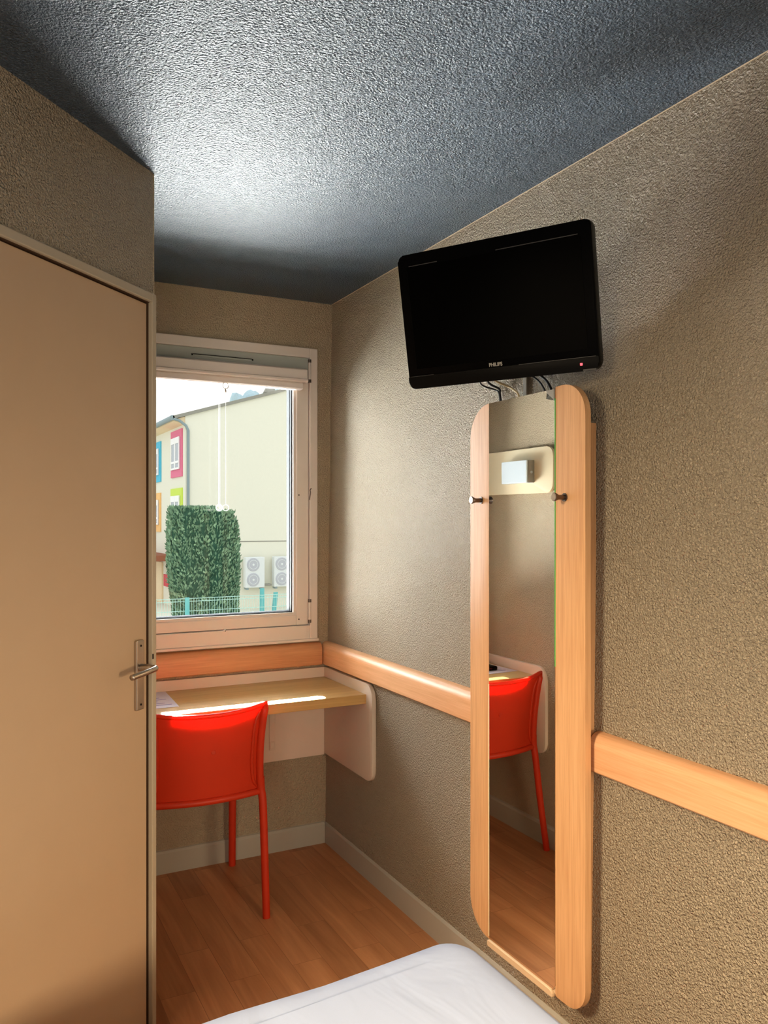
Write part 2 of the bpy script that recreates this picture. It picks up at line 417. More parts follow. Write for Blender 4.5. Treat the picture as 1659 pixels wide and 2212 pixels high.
# knob on the lower sash rail
bm = B(); tube(bm, [(.976, BY-.003, .972), (.976, BY-.014, .972)], [.006, .0055], 16); tube(bm, [(.976, BY-.014, .9715), (.976, BY-.020, .9715)], [.0055, .004], 16)
k = link('stop_knob', bm, 'pvc', w, auto=40)
bm = B(); tube(bm, [(.977, BY-.0195, .971), (.977, BY-.0212, .971)], .0025, 10); link('screw_hole', bm, 'dark', k)
for z0, z1 in ((2.042, 2.140), (.985, 1.085)):
    bm = B(); tube(bm, [(1.3595, BY-.012, z0), (1.3595, BY-.012, z1)], .0065, 12)
    hg = link('hinge', bm, 'pvc', w, auto=40)
    bm = B()
    for za in (z0-.002, z1-.012):
        tube(bm, [(1.3595, BY-.0125, za), (1.3595, BY-.0125, za+.014)], .0072, 12)
    link('hinge_cap', bm, 'metal_dark', hg, auto=40)
bm = B(); tube(bm, smoothpath([(1.366, BY-.015, 1.574), (1.358, BY-.021, 1.568), (1.360, BY-.020, 1.556), (1.359, BY-.016, 1.536), (1.357, BY-.015, 1.524)], 4), [.0022]*17, 8)
link('latch_remnant', bm, 'metal_dark', w, smooth=True)
bm = B()
for x, z in ((1.312, 2.03), (1.312, 1.545), (1.312, 1.0)):
    tube(bm, [(x, BY-.003, z), (x, BY-.0052, z)], .003, 10)
link('screw_hole', bm, 'dark', w)

# roller blind
t = empty('roller_blind', (.95, BY-.02, 2.02), 'rolled-up white roller blind in its cassette across the window top', 'blind')
bm = B()
prof = [(BY-.002, 2.094), (BY-.038, 2.094), (BY-.046, 2.088), (BY-.046, 2.050), (BY-.056, 2.046), (BY-.056, 2.038), (BY-.050, 2.034), (BY-.002, 2.034)]
prism(bm, prof, 0, .60, 1.336)
link('cassette', bm, 'blind', t)
bm = B(); prism(bm, [(BY-.004, 2.034), (BY-.040, 2.034), (BY-.044, 2.028), (BY-.044, 2.008), (BY-.036, 2.003), (BY-.004, 2.003)], 0, .61, 1.318, bev=.003)
link('bottom_bar', bm, 'blind', t)
bm = B(); tube(bm, [(.972+.0125*math.cos(a), BY-.040, 1.994+.0125*math.sin(a)) for a in [2*PI*i/24 for i in range(24)]], .0017, 8, closed=True)
rg = link('pull_ring', bm, 'metal', t, smooth=True)
bm = B(); tube(bm, [(.972, BY-.040, 1.9815), (.972, BY-.040, 1.972), (.972, BY-.040, 1.966)], [.0022, .004, .003], 10)
link('ring_stem', bm, 'metal', rg, smooth=True)
for x, zt, zb in ((.944, 2.004, 1.500), (.9495, 2.004, 1.500), (.9745, 1.966, 1.500)):
    bm = B(); tube(bm, [(x, BY-.036, zt), (x, BY-.036, zb)], .0009, 8)
    cd = link('pull_cord', bm, 'cord', t, smooth=True)
    if x < .946 or x > .96:
        bm = B()
        cxx = .9465 if x < .96 else .9745
        tube(bm, [(cxx+.0125*math.cos(a), BY-.037, 1.4865+.0125*math.sin(a)) for a in [2*PI*i/24 for i in range(24)]], .0024 if x < .96 else .0014, 8, closed=True)
        if x < .96: tube(bm, [(cxx-.006+.0085*math.cos(a), BY-.040, 1.4865+.0085*math.sin(a)) for a in [2*PI*i/24 for i in range(24)]], .002, 8, closed=True)
        link('cord_ring', bm, 'cord', cd, smooth=True)

# ------------------------------------------------------------------ door in the angled wall
d = empty('door_1', (0, 0, 0), 'plain beige door in the angled wall with a lever handle', 'door', kind='structure', mat=DM)
def dlink(name, bm, mat, parent=d, **k):
    bm.transform(DM); return link(name, bm, mat, parent, **k)
bm = B(); box(bm, .0205, .775, -.046, -.006, .006, 2.0315, bev=.002)
dlink('door_leaf', bm, 'door')
bm = B()
box(bm, -.0035, .0165, -.07, .010, 0, 2.061, bev=.003); box(bm, .779, .80, -.07, .010, 0, 2.061, bev=.003)
box(bm, .0155, .78, -.07, .010, 2.0365, 2.061, bev=.003)
dlink('door_frame', bm, 'jamb')
bm = B(); box(bm, .0150, .0185, -.06, -.0028, 0, 2.0375); box(bm, .0150, .78, -.06, .000, 2.0348, 2.0375)  # dark strips stand in for the shade between leaf and frame
dlink('door_gap', bm, 'gap')
bm = B(); box(bm, .046, .079, -.006, .004, .921, 1.110, bev=.003)
hp = dlink('handle_plate', bm, 'metal')
bm = B()
for z in (.936, 1.095): tube(bm, [(.062, .003, z), (.062, .0052, z)], .003, 12)
dlink('screw', bm, 'dark', hp)
bm = B()
pth = smoothpath([(.061, .003, 1.036), (.061, .020, 1.036), (.061, .040, 1.037), (.064, .050, 1.037), (.076, .0535, 1.0365), (.105, .052, 1.034), (.150, .047, 1.030), (.163, .046, 1.029)], 5)
tube(bm, pth, [.0105 if i < 9 else .0085 if i < 18 else .0078 for i in range(len(pth))], 14)
dlink('lever', bm, 'metal', hp, smooth=True)
bm = B(); box(bm, .0125, .0165, .0095, .0112, 1.052, 1.066)
dlink('strike_slot', bm, 'dark')

# ------------------------------------------------------------------ desk
t = empty('wall_desk', (.96, BY, .4), 'wall-hung desk with yellowish top and cream rounded side boards', 'desk')
bm = B(); box(bm, LX+.015, 1.4285, 2.930, BY-.015, .704, .741, bev=.0015)
link('desktop', bm, 'desk_wood', t)
bm = B(); box(bm, LX+.014, 1.4285, BY-.016, BY, .394, .784, bev=.002)
bp = link('back_board', bm, 'desk_white', t)
bm = B(); box(bm, 1.170, 1.197, BY-.0205, BY-.0155, .445, .602, bev=.002); box(bm, 1.173, 1.194, BY-.023, BY-.020, .452, .482, bev=.002)
link('cable_cover', bm, 'desk_white', bp)
for x0, x1 in ((LX, LX+.0155), (1.4285, RX+.001)):
    bm = B(); prism(bm, rrect(2.877, BY, .400, .784, (.045, 0, 0, .055)), 0, x0, x1, bev=.002)
    link('side_board', bm, 'desk_white', t, auto=30)

# papers and remote
bm = B()
pp = [(.500, 3.065), (.716, 3.055), (.728, 3.345), (.512, 3.350)]
prism(bm, pp, 2, .7412, .7424)
for i in range(5):
    y = 3.10+i*.032; box(bm, .54, .700-(i % 3)*.02, y, y+.008, .7424, .74255, 1)
tag(link('paper', bm, ['paper', 'ink']), 'printed white sheet of paper lying on the desk by the door frame', 'paper')
bm = B(); box(bm, .575, .622, 3.115, 3.285, .7426, .762, bev=.006, seg=3)
t = tag(link('remote_control', bm, 'tv_matte', auto=40), 'black remote control on the paper, seen in the mirror', 'remote control')

# ------------------------------------------------------------------ red chair
CM = Matrix.Translation((.770, 3.085, 0)) @ Matrix.Rotation(math.radians(-2.5), 4, 'Z')
ch = empty('desk_chair', (0, 0, 0), 'red moulded plastic chair pushed under the desk', 'chair', mat=CM)
def clink(name, bm, parent=ch, **k):
    bm.transform(CM); return link(name, bm, 'red', parent, **k)
def back_pt(u, v):
    """u -1..1 across, v 0..1 up"""
    hw = .198+.016*abs((v-.42)/.58)**2
    zb = .449; zt = .757+.020*abs(u)**2.6
    z = zb+(zt-zb)*v
    y = -.215-.040*v-.040*(1-u*u)
    return Vector((u*hw, y, z))
bm = B(); nu, nvv = 28, 16
g = {}
for side, off in ((0, .003), (1, .009)):
    for i in range(nu+1):
        for j in range(nvv+1):
            u = -1+2*i/nu; vv = j/nvv
            p = back_pt(u, vv); p.y += off
            g[side, i, j] = bm.verts.new(p)
for i in range(nu):
    for j in range(nvv):
        bm.faces.new((g[0, i, j], g[0, i+1, j], g[0, i+1, j+1], g[0, i, j+1]))
        bm.faces.new((g[1, i, j], g[1, i, j+1], g[1, i+1, j+1], g[1, i+1, j]))
clink('backrest', bm, smooth=True)
# rim round the back: two uprights and two curved rails in one frame
bm = B()
loop = []
for i in range(25): loop.append(back_pt(-1+2*i/24, 1))
# softly rounded top corners
top = [back_pt(-1+2*i/24, 1) for i in range(25)]
bot = [back_pt(-1+2*i/24, 0) for i in range(25)]
R_ = [back_pt(1, 1-j/14) for j in range(1, 14)]; L_ = [back_pt(-1, j/14) for j in range(1, 14)]
loop = top+R_+bot[::-1]+L_
rad = [.0085]*25+[.0145]*13+[.012]*25+[.0145]*13
tube(bm, loop, rad, 12, closed=True)
for sx in (1, -1):      # raised inner edge of the uprights
    tube(bm, [back_pt(sx*(.84+.10*(2*j/16-1)**6), .05+.90*j/16)+Vector((0, .002, 0)) for j in range(17)], [.003]+[.0062]*15+[.003], 10)
clink('back_frame', bm, smooth=True)
# seat
bm = B(); ns = 16; g = {}
def seat_pt(a, b):
    hw = .212+.010*b
    return Vector((a*hw, -.225+.465*b-.012*abs(a)**4*(1 if b > .5 else -1), .462-.010*(1-a*a)*math.sin(PI*b)))
for s, dz in ((0, 0), (1, -.018)):
    for i in range(ns+1):
        for j in range(ns+1):
            p = seat_pt(-1+2*i/ns, j/ns); p.z += dz; g[s, i, j] = bm.verts.new(p)
for i in range(ns):
    for j in range(ns):
        bm.faces.new((g[0, i, j], g[0, i, j+1], g[0, i+1, j+1], g[0, i+1, j])); bm.faces.new((g[1, i, j], g[1, i+1, j], g[1, i+1, j+1], g[1, i, j+1]))
for i in range(ns):
    for j in (0, ns):
        bm.faces.new((g[0, i, j], g[0, i+1, j], g[1, i+1, j], g[1, i, j])); bm.faces.new((g[0, j, i], g[0, j, i+1], g[1, j, i+1], g[1, j, i]))
clink('seat', bm, auto=40)
for sx in (1, -1):
    bm = B()
    pth = smoothpath([(sx*.2035, -.219, .50), (sx*.207, -.217, .455), (sx*.2125, -.223, .40), (sx*.213+(.002 if sx > 0 else -.016), -.238, .20), (sx*.214+(.002 if sx > 0 else -.034), -.256, 0)], 5)
    n = len(pth); tube(bm, pth, [.0155-.002*i/(n-1) for i in range(n)], 16)
    clink('leg', bm, auto=50)
    bm = B()
    pth = smoothpath([(sx*.213, .222, .452), (sx*.215, .226, .40), (sx*.213+(.002 if sx > 0 else -.014), .232, .20), (sx*.214+(.002 if sx > 0 else -.030), .240, 0)], 5)
    n = len(pth); tube(bm, pth, [.0165-.002*i/(n-1) for i in range(n)], 16)
    clink('leg', bm, auto=50)
# injection mark on the back
bm = B(); p = back_pt(.1, .57); tube(bm, [(p.x, p.y+.004, p.z), (p.x, p.y+.0014, p.z)], [.009, .007], 18)
clink('moulding_mark', bm, auto=40)

# ------------------------------------------------------------------ wall mirror unit
XM = 1.385
t = empty('wall_mirror', (RX, 1.83, .2), 'tall mirror between beech panels with rounded corners and two coat hooks', 'mirror')
Y0, YA, YB, Y1, Z0, Z1 = 1.590, 1.7075, 2.011, 2.111, .196, 1.780
bm = B(); prism(bm, rrect(Y0, YA-.001, Z0-.012, Z1+.006, (.070, .008, 0, .085), 12), 0, XM, XM+.018, bev=.0015)
link('side_panel', bm, 'panel_wood', t, auto=30)
bm = B(); prism(bm, rrect(YB, Y1, Z0+.0, Z1, (0, .13*.75, .10, 0), 12), 0, XM, XM+.018, bev=.0015)
link('side_panel', bm, 'panel_wood', t, auto=30)
bm = B(); prism(bm, rrect(YA, YB, Z0-.002, Z1, (.02, 0, 0, 0), 8), 0, XM-.0005, XM+.004)
link('mirror_glass', bm, 'mirror', t)
bm = B(); box(bm, XM+.0045, XM+.018, YA-.0008, YB, Z0-.010, Z1-.001)
link('mirror_backing', bm, 'ledge', t)
bm = B(); prism(bm, rrect(YA+.006, YB+.004, Z0-.019, Z0-.003, (.004, .004, .002, .014), 6), 0, XM-.005, XM+.012, bev=.001)
link('bottom_ledge', bm, 'ledge', t)
bm = B(); box(bm, XM-.0012, XM+.004, YA-.0016, YA+.0004, 1.05, 1.755)  # green glass edge with its glint put into the colour
link('glass_edge', bm, 'mirror_edge', t)
bm = B(); box(bm, XM-.0012, XM+.004, YB-.0004, YB+.0016, .205, .95)
link('glass_edge', bm, 'mirror_edge_pale', t)
bm = B(); prism(bm, [(YA+.002, 1.7795), (YA+.034, 1.7795), (YA+.030, 1.772), (YA+.002, 1.752)], 0, XM-.003, XM-.0008, bev=.0005)
link('mirror_clip', bm, 'lampgrey', t)
bm = B(); box(bm, XM+.018, wall_x(1.2)+.003, 1.632, 2.045, .215, 1.686, bev=.001)
link('backing_box', bm, 'panel_wood', t)
for y in (2.052, 1.668):
    bm = B(); tube(bm, [(XM-.0005, y, 1.494), (XM-.022, y, 1.494), (XM-.034, y, 1.4945), (XM-.036, y, 1.4945)], [.0065, .0065, .0115, .011], 18)
    tube(bm, [(XM-.0005, y, 1.494), (XM-.003, y, 1.494)], .011, 18)
    hk = link('coat_hook', bm, 'metal_dark', t, auto=40)
    bm = B(); tube(bm, [(XM-.036, y, 1.4945), (XM-.0372, y, 1.4945)], .0100, 18)
    link('hook_cap', bm, 'metal', hk, auto=40)

# ------------------------------------------------------------------ television
TM = Matrix.Translation((1.2399, 1.7783, 1.9857)) @ Matrix.Rotation(-1.0101, 4, 'Z') @ Matrix.Rotation(.1918, 4, 'X') @ Matrix.Rotation(-.0120, 4, 'Y')
tv = empty('television', (0, 0, 0), 'black flat television tilted on a wall arm above the mirror', 'television', mat=TM)
def tlink(name, bm, mat, parent=tv, **k):
    bm.transform(TM); return link(name, bm, mat, parent, **k)
W2, H2 = .270, .182
bm = B()
prism(bm, rrect(-W2, W2, -H2, H2, (.020, .020, .016, .016), 6), 1, -.002, .030, bev=.006, seg=3)
tlink('casing', bm, 'tv', auto=35)
bm = B(); prism(bm, rrect(-.242, .242, -.128, .146, (.003,)*4, 3), 1, -.0035, -.001)
tlink('screen', bm, 'screen')
for a_, b_ in ((-.236, -.15), (.02, .236)):
    bm = B(); box(bm, a_, b_, -.0048, -.003, .1485, .1505); tlink('bezel_line', bm, 'tv_line')
bm = B(); prism(bm, rrect(-W2+.001, W2-.001, -H2, -.147, (.019, .019, .002, .002), 6), 1, -.007, .01, bev=.003, seg=2)
tlink('speaker_bar', bm, 'tv_matte', auto=35)
for a_, b_ in ((.06, .262), (-.262, -.19)):
    bm = B(); box(bm, a_, b_, -.0085, -.0066, -.1478, -.1466); tlink('bezel_line', bm, 'tv_line')
bm = B(); prism(bm, rrect(.228, .262, -H2+.0005, -H2+.005, (.002,)*4, 3), 1, -.009, .004)  # lighter strip painted as a shine along the casing corner
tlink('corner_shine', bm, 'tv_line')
bm = B(); box(bm, .2215, .2275, -.0088, -.0066, -.167, -.161)
tlink('standby_light', bm, 'led')
cu = bpy.data.curves.new('logo_text', 'FONT'); cu.body = 'PHILIPS'; cu.size = .0135; cu.extrude = .0006; cu.align_x = 'CENTER'; cu.offset = .0003
to = bpy.data.objects.new('logo_text', cu); COL.objects.link(to)
bpy.context.view_layer.update()
me = bpy.data.meshes.new_from_object(to.evaluated_get(bpy.context.evaluated_depsgraph_get()))
bpy.data.objects.remove(to)
bm = B(); bm.from_mesh(me)
bm.transform(Matrix.Translation((-.006, -.0045, -.144)) @ Matrix.Rotation(PI/2, 4, 'X') @ Matrix.Scale(.88, 4, (1, 0, 0)))
tlink('brand_lettering', bm, 'logo', recalc=False)
bm = B(); prism(bm, rrect(-.20, .20, -.12, .12, (.03,)*4, 5), 1, .029, .062, bev=.012, seg=3)
tlink('rear_housing', bm, 'tv_matte', auto=35)
bm = B(); box(bm, -.05, .05, .060, .072, -.05, .05, bev=.002)
bm.transform(TM)
c = TM @ Vector((0, .07, 0))
tube(bm, [c, Vector((1.40, 1.84, 1.97)), Vector((1.455, 1.84, 1.97))], .016, 12)
box(bm, 1.449, 1.463, 1.78, 1.90, 1.90, 2.04, bev=.002)
link('wall_arm', bm, 'metal_dark', tv, auto=35)

# cables and duct below the television
def cable(pts, mat, label, r=.0028):
    bm = B(); tube(bm, smoothpath(pts, 6), r, 10)
    return tag(link('cable', bm, mat, smooth=True), label, 'cable')
wx = wall_x(1.8)-.004
cable([(1.375, 2.010, 1.90), (1.41, 2.095, 1.856), (wx-.002, 2.090, 1.838), (wx-.002, 2.068, 1.828), (wx-.002, 2.060, 1.805), (wx-.006, 2.050, 1.76), (1.445, 2.04, 1.70)], 'cable_b', 'thin kinked black cable dropping from the television, the one nearest the window', .0026)
cable([(1.375, 1.990, 1.90), (1.41, 2.055, 1.855), (wx-.008, 2.056, 1.835), (wx-.012, 2.046, 1.818), (wx-.016, 2.034, 1.79), (1.432, 2.00, 1.71)], 'cable_b', 'straight black cable dropping behind the mirror top beside the kinked one', .0034)
cable([(1.38, 1.97, 1.905), (1.41, 2.03, 1.862), (wx-.004, 2.02, 1.838), (wx-.006, 1.985, 1.822), (wx-.008, 1.955, 1.795), (1.436, 1.94, 1.71)], 'cable_c', 'cream cable curving from the television to the grey duct', .0034)
cable([(1.40, 1.85, 1.90), (1.42, 1.885, 1.865), (wx-.006, 1.872, 1.835), (wx-.008, 1.845, 1.812), (wx-.012, 1.82, 1.775), (1.432, 1.80, 1.70)], 'cable_b', 'black cable to the mirror top on the side nearer the bed, thinner of two', .0026)
cable([(1.40, 1.83, 1.90), (1.42, 1.86, 1.868), (wx-.006, 1.850, 1.84), (wx-.007, 1.82, 1.815), (wx-.012, 1.795, 1.775), (1.432, 1.78, 1.70)], 'cable_b', 'thicker black cable to the mirror top on the side nearer the bed', .0036)
bm = B(); box(bm, wall_x(1.85)-.010, wall_x(1.75)+.006, 1.922, 1.940, 1.64, 1.90, bev=.002)
tag(link('cable_duct', bm, 'duct'), 'grey vertical cable duct on the wall under the television', 'cable duct')

# ------------------------------------------------------------------ lamp on the alcove wall (seen in the mirror)
t = empty('wall_lamp', (LX, 3.0, 1.65), 'white box lamp on a cream rounded board, seen in the mirror', 'lamp')
bm = B(); prism(bm, rrect(2.824, BY, 1.555, 1.760, (.045, 0, 0, .045), 8), 0, LX, LX+.015, bev=.002)
link('lamp_board', bm, 'lampboard', t, auto=30)
bm = B(); box(bm, LX+.015, LX+.055, 2.960, 3.150, 1.603, 1.704, bev=.002)
lb = link('lamp_box', bm, 'lampwhite', t)
bm = B(); box(bm, LX+.0152, LX+.0545, 2.953, 2.9605, 1.603, 1.704, bev=.0015)
link('end_cap', bm, 'lampgrey', t)
bm = B(); tube(bm, [(LX+.033, 2.9535, 1.650), (LX+.033, 2.950, 1.650)], .006, 12)
link('switch', bm, 'lampwhite', t)

# ------------------------------------------------------------------ bed
t = empty('bed', (.3, .5, 0), 'bed with a smooth white sheet, only its foot corner in view', 'bed')
def bed_outline(o):
    # polygon with rounded foot corners, o = outward offset
    pts = [(-.42-o, -1.70), (1.000+o, -1.70)]
    cxr, cyr, r = .925, 1.492, .075+o
    for i in range(9):
        a = i/8*(PI/2-.07); pts.append((cxr+r*math.cos(a), cyr+r*math.sin(a)))
    pts += [(.80, 1.558+o), (.649, 1.543+o), (.45, 1.528+o), (.2, 1.505+o), (-.10, 1.475+o)]
    r = .08+o
    for i in range(7):
        a = PI/2+i/6*PI/2; pts.append((-.34+r*math.cos(a), 1.365+r*math.sin(a)))
    return pts
bm = B()
levels = [(-.10, .5025), (-.045, .502), (-.018, .498), (-.004, .489), (.0025, .474), (.005, .45), (.006, .36), (.008, .27)]
rings = []
for o, z in levels:
    ring = []
    for (x, y) in bed_outline(o if o > -.07 else -.07):
        sag = 0
        ring.append(bm.verts.new((x, y, z+.004*math.sin(9*x+3*y) if z > .3 else z)))
    rings.append(ring)
for a, b in zip(rings, rings[1:]):
    n = len(a)
    for i in range(n): bm.faces.new((a[i], a[(i+1) % n], b[(i+1) % n], b[i]))
bm.faces.new(rings[0])
link('sheet', bm, 'sheet', t, auto=50)
bm = B(); prism(bm, bed_outline(-.012), 2, .28, .46); link('mattress', bm, 'sheet', t)
bm = B(); box(bm, -.39, .97, -1.70, 1.40, .12, .28, bev=.008); link('bed_base', bm, 'bedbase', t)
for x in (-.33, .91):
    for y in (-1.6, 1.30):
        bm = B(); tube(bm, [(x, y, 0), (x, y, .13)], [.022, .026], 14); link('leg', bm, 'metal_dark', t, auto=40)

# ------------------------------------------------------------------ OUTSIDE
GZ = -2.6
bm = B(); box(bm, -30, 70, BY+.5, 110, GZ-.3, GZ)
tag(link('ground', bm, 'ground'), 'pale paved ground outside', 'ground', kind='structure')

# building opposite
t = empty('building', (8.7, 36, GZ), 'cream building with colourful window surrounds across the yard', 'building')
bm = B()
prism(bm, [(8.7, GZ), (24, GZ), (24, 7.2), (15.5, 8.13), (8.7, 6.046)], 1, 36, 60)
bd = link('wall', bm, 'render', t)
bm = B(); box(bm, 8.71, 24, 35.985, 36.0, .44, .485)
link('wall_joint', bm, 'roof', t)
bm = B()
prism(bm, [(8.15, 5.99), (15.5, 8.243), (15.5, 8.10), (8.15, 5.84)], 1, 35.90, 60.3); prism(bm, [(15.5, 8.243), (24.6, 7.30), (24.6, 7.15), (15.5, 8.10)], 1, 35.90, 60.3)
link('roof', bm, 'roof', t)
bm = B(); prism(bm, [(8.2, 5.84), (8.72, 6.0), (8.72, 5.66), (8.2, 5.76)], 1, 36.02, 60)
link('soffit', bm, 'soffit', t)
bm = B(); tube(bm, [(8.12, 35.90, 5.90), (8.12, 60, 5.90)], .11, 10); link('gutter', bm, 'pipe', t, auto=40)
bm = B(); tube(bm, [(8.16, 35.935, 5.86), (8.42, 35.94, 5.80), (8.72, 35.94, 5.58), (8.82, 35.94, 5.38), (8.82, 35.94, GZ)], .06, 10); link('drainpipe', bm, 'pipe', t, auto=40)
bm = B(); tube(bm, [(13.31, 38, 6.9), (13.31, 38, 7.50), (13.31, 38, 7.62), (13.31, 38, 7.98)], [.18, .18, .34, .16], 14); link('roof_vent', bm, 'roof', t, auto=40)
def far_win(colour, ya, yb, z0, z1):
    bm = B(); box(bm, 8.64, 8.70, ya, yb, z0, z1); s = link('window_surround', bm, colour, t)
    s['label'] = colour+' window surround'
    mid = (ya+yb)/2; q = .30
    bm = B()
    for a, b in ((ya+.32, mid-.06), (mid+.06, yb-.32)):
        box(bm, 8.60, 8.64, a, b, z0+.36, z1-.36)
    link('window_glazing', bm, 'far_glass', s)
    bm = B()
    for a, b in ((ya+.32, mid-.06), (mid+.06, yb-.32)):
        box(bm, 8.57, 8.62, a-.04, b+.04, z1-.62, z1-.34); box(bm, 8.57, 8.62, a-.03, b+.03, z0+.62, z0+.72); box(bm, 8.57, 8.62, a-.03, b+.03, z0+.34, z0+.42)
        box(bm, 8.58, 8.62, a-.05, a+.04, z0+.36, z1-.36); box(bm, 8.58, 8.62, b-.04, b+.05, z0+.36, z1-.36)
    link('window_frame', bm, 'win_white', s)
far_win('pink', 36.426, 38.55, 3.39, 5.52)
far_win('blue', 40.82, 42.95, 3.33, 5.32)
far_win('green', 36.42, 38.60, .87, 2.88)
far_win('orange', 40.86, 43.0, .86, 2.78)
bm = B(); box(bm, 7.6, 8.72, 38.1, 44, -.46, -.19, bev=.02); link('canopy', bm, 'beam', t)
bm = B(); box(bm, 7.7, 7.85, 39.7, 39.85, GZ, -.46); link('canopy_post', bm, 'win_white', t)
bm = B(); box(bm, 8.62, 8.70, 40.4, 42.1, GZ, -.62); link('entrance_door', bm, 'soffit', t)
bm = B(); box(bm, 8.60, 8.64, 38.9, 39.9, -1.72, -1.16); link('sign', bm, 'sign', t)

# air conditioners
def ac(x0, x1, label):
    r = empty('air_conditioner', ((x0+x1)/2, 35.6, -1.62), label, 'air conditioner', 'outdoor units on the far wall')
    bm = B(); box(bm, x0, x1, 35.5, 35.86, -1.615, -.235, bev=.03); link('casing', bm, 'ac', r)
    for z in (-.575, -1.255):
        bm = B(); tube(bm, [(x0+.36, 35.50, z), (x0+.36, 35.47, z)], [.30, .285], 24); f = link('fan_grille', bm, 'ac_fan', r, auto=40)
        bm = B(); tube(bm, [(x0+.36+.2*math.cos(a), 35.468, z+.2*math.sin(a)) for a in [2*PI*i/24 for i in range(24)]], .012, 6, closed=True)
        tube(bm, [(x0+.36, 35.475, z), (x0+.36, 35.46, z)], .05, 12); link('grille_ring', bm, 'ac', f, auto=40)
    for xa in (x0+.05, x1-.15):
        bm = B(); box(bm, xa, xa+.10, 35.52, 35.869, -1.70, -1.615); link('bracket', bm, 'pipe', r)
ac(11.289, 12.19, 'white twin-fan outdoor unit half behind the hedge')
ac(12.647, 13.52, 'white twin-fan outdoor unit by the window edge, clear of the hedge')
bm = B(); box(bm, 12.21, 12.56, 35.6, 35.869, -1.56, -1.47, bev=.02)
tag(link('wall_bracket', bm, 'roof'), 'small dark shelf bracket between the two outdoor units', 'bracket')

# hazy trees behind the roof
def far_tree(x, y, z, r, label):
    bm = B()
    bmesh.ops.create_icosphere(bm, subdivisions=4, radius=1)
    for v in bm.verts:
        k = 1+.16*math.sin(7*v.co.x+5*v.co.z+x)+.10*math.sin(15*v.co.y+9*v.co.z)
        v.co = Vector((x+v.co.x*r*k, y+v.co.y*r*k, z+v.co.z*r*1.1*k))
    tube(bm, [(x, y, GZ), (x, y, z)], r*.15, 8)
    tag(link('tree', bm, 'far_tree', smooth=True), label, 'tree', 'hazy trees behind the roof')
far_tree(20.4, 64, 9.9, 1.6, 'pale hazy tree crown just above the roof line by the roof vent')
far_tree(25.0, 66, 10.9, 2.3, 'taller pale hazy tree crown above the roof at the window edge')

# clipped hedge: two faces meeting at a ridge
def hedge():
    r = empty('clipped_hedge', (5.5, 20.3, GZ), 'tall green clipped conifer hedge in front of the building', 'hedge')
    def outline(z):
        # plan polygon at height z: wide in the middle, narrowing at the foot and rounded at the top
        f = 1.0
        k = max(0, (z-1.35)/.47)
        s = 1-.10*k*k
        foot = max(0, min(1, (.2-z)/1.5))
        x0 = 4.60+.20*foot+.06*k; x1 = 5.72; x2 = 6.30+.06*(1-abs(z-.2))-.22*k
        return [(x0, 20.35), (x0+.25, 20.02), (x1-.1, 19.97), (x1, 20.02), (x2-.10, 20.35), (x2, 20.6), (x2-.1, 21.2), (x0+.1, 21.2)]
    zs = [GZ+.02, -1.5, -.8, -.2, .4, 1.0, 1.4, 1.62, 1.74]
    bm = B(); rings = [[bm.verts.new((x, y, z-(.10 if (x > 5.6 and z > 1.5) else 0))) for x, y in outline(z)] for z in zs]
    for a, b in zip(rings, rings[1:]):
        n = len(a)
        for i in range(n): bm.faces.new((a[i], a[(i+1) % n], b[(i+1) % n], b[i]))
    bm.faces.new(rings[-1])
    quads = [[v.co.copy() for v in f.verts] for f in bm.faces if len(f.verts) == 4] 
    top = [v.co.copy() for v in rings[-1]]
    link('hedge_core', bm, 'hedge_core', r, smooth=False)
    bm = B(); rnd = random.Random(3)
    areas = [((q[1]-q[0]).cross(q[3]-q[0])).length for q in quads]; tot = sum(areas)
    def leaf(p, nrm):
        dirv = (Vector((rnd.gauss(0, .5), rnd.gauss(0, .5), .9+rnd.random()))+nrm*.7).normalized()
        s = dirv.cross(Vector((rnd.gauss(0, 1), rnd.gauss(0, 1), rnd.gauss(0, .3)))).normalized()
        l = .06+.07*rnd.random(); w_ = .016+.016*rnd.random()
        a = [p-s*w_*.5, p+dirv*l*.5-s*w_, p+dirv*l, p+dirv*l*.5+s*w_]
        bm.faces.new([bm.verts.new(c) for c in a])
    for q, ar in zip(quads, areas):
        nrm = (q[1]-q[0]).cross(q[3]-q[0]).normalized()
        cen = sum(q, Vector())/4
        if nrm.dot(cen-Vector((5.5, 20.6, cen.z))) < 0: nrm = -nrm
        if nrm.y > .6: continue
        for _ in range(int(5200*ar/tot*2)):
            u, v2 = rnd.random(), rnd.random()
            p = (q[0]*(1-u)+q[1]*u)*(1-v2)+(q[3]*(1-u)+q[2]*u)*v2
            leaf(p+nrm*rnd.uniform(-.01, .05), nrm)
    for _ in range(700):
        x = rnd.uniform(4.72, 6.1); y = rnd.uniform(20.02, 21.1)
        leaf(Vector((x, y, 1.70-(.10 if x > 5.65 else 0))), Vector((0, 0, 1)))
    link('hedge_leaves', bm, 'leaf', r, recalc=False)
hedge()

# wire fence
t = empty('wire_fence', (5, 17, GZ), 'pale teal welded wire fence in front of the hedge', 'fence')
bm = B()
for i in range(95):
    x = 2.2+i*.055; tube(bm, [(x, 17, GZ), (x, 17, -.20+.006*(x-4))], .0035, 4)
for z in (-.20, -.26, -.46, -.66, -1.0, -1.4, -1.8, -2.2):
    tube(bm, [(2.2, 16.995, z), (7.4, 16.995, z+.012)], .007, 5)
link('wire_panel', bm, 'fence_w', t)
for x in (4.14, 6.6):
    bm = B(); box(bm, x-.045, x+.045, 16.93, 16.985, GZ, -.17, bev=.006); link('post', bm, 'fence_t', t)
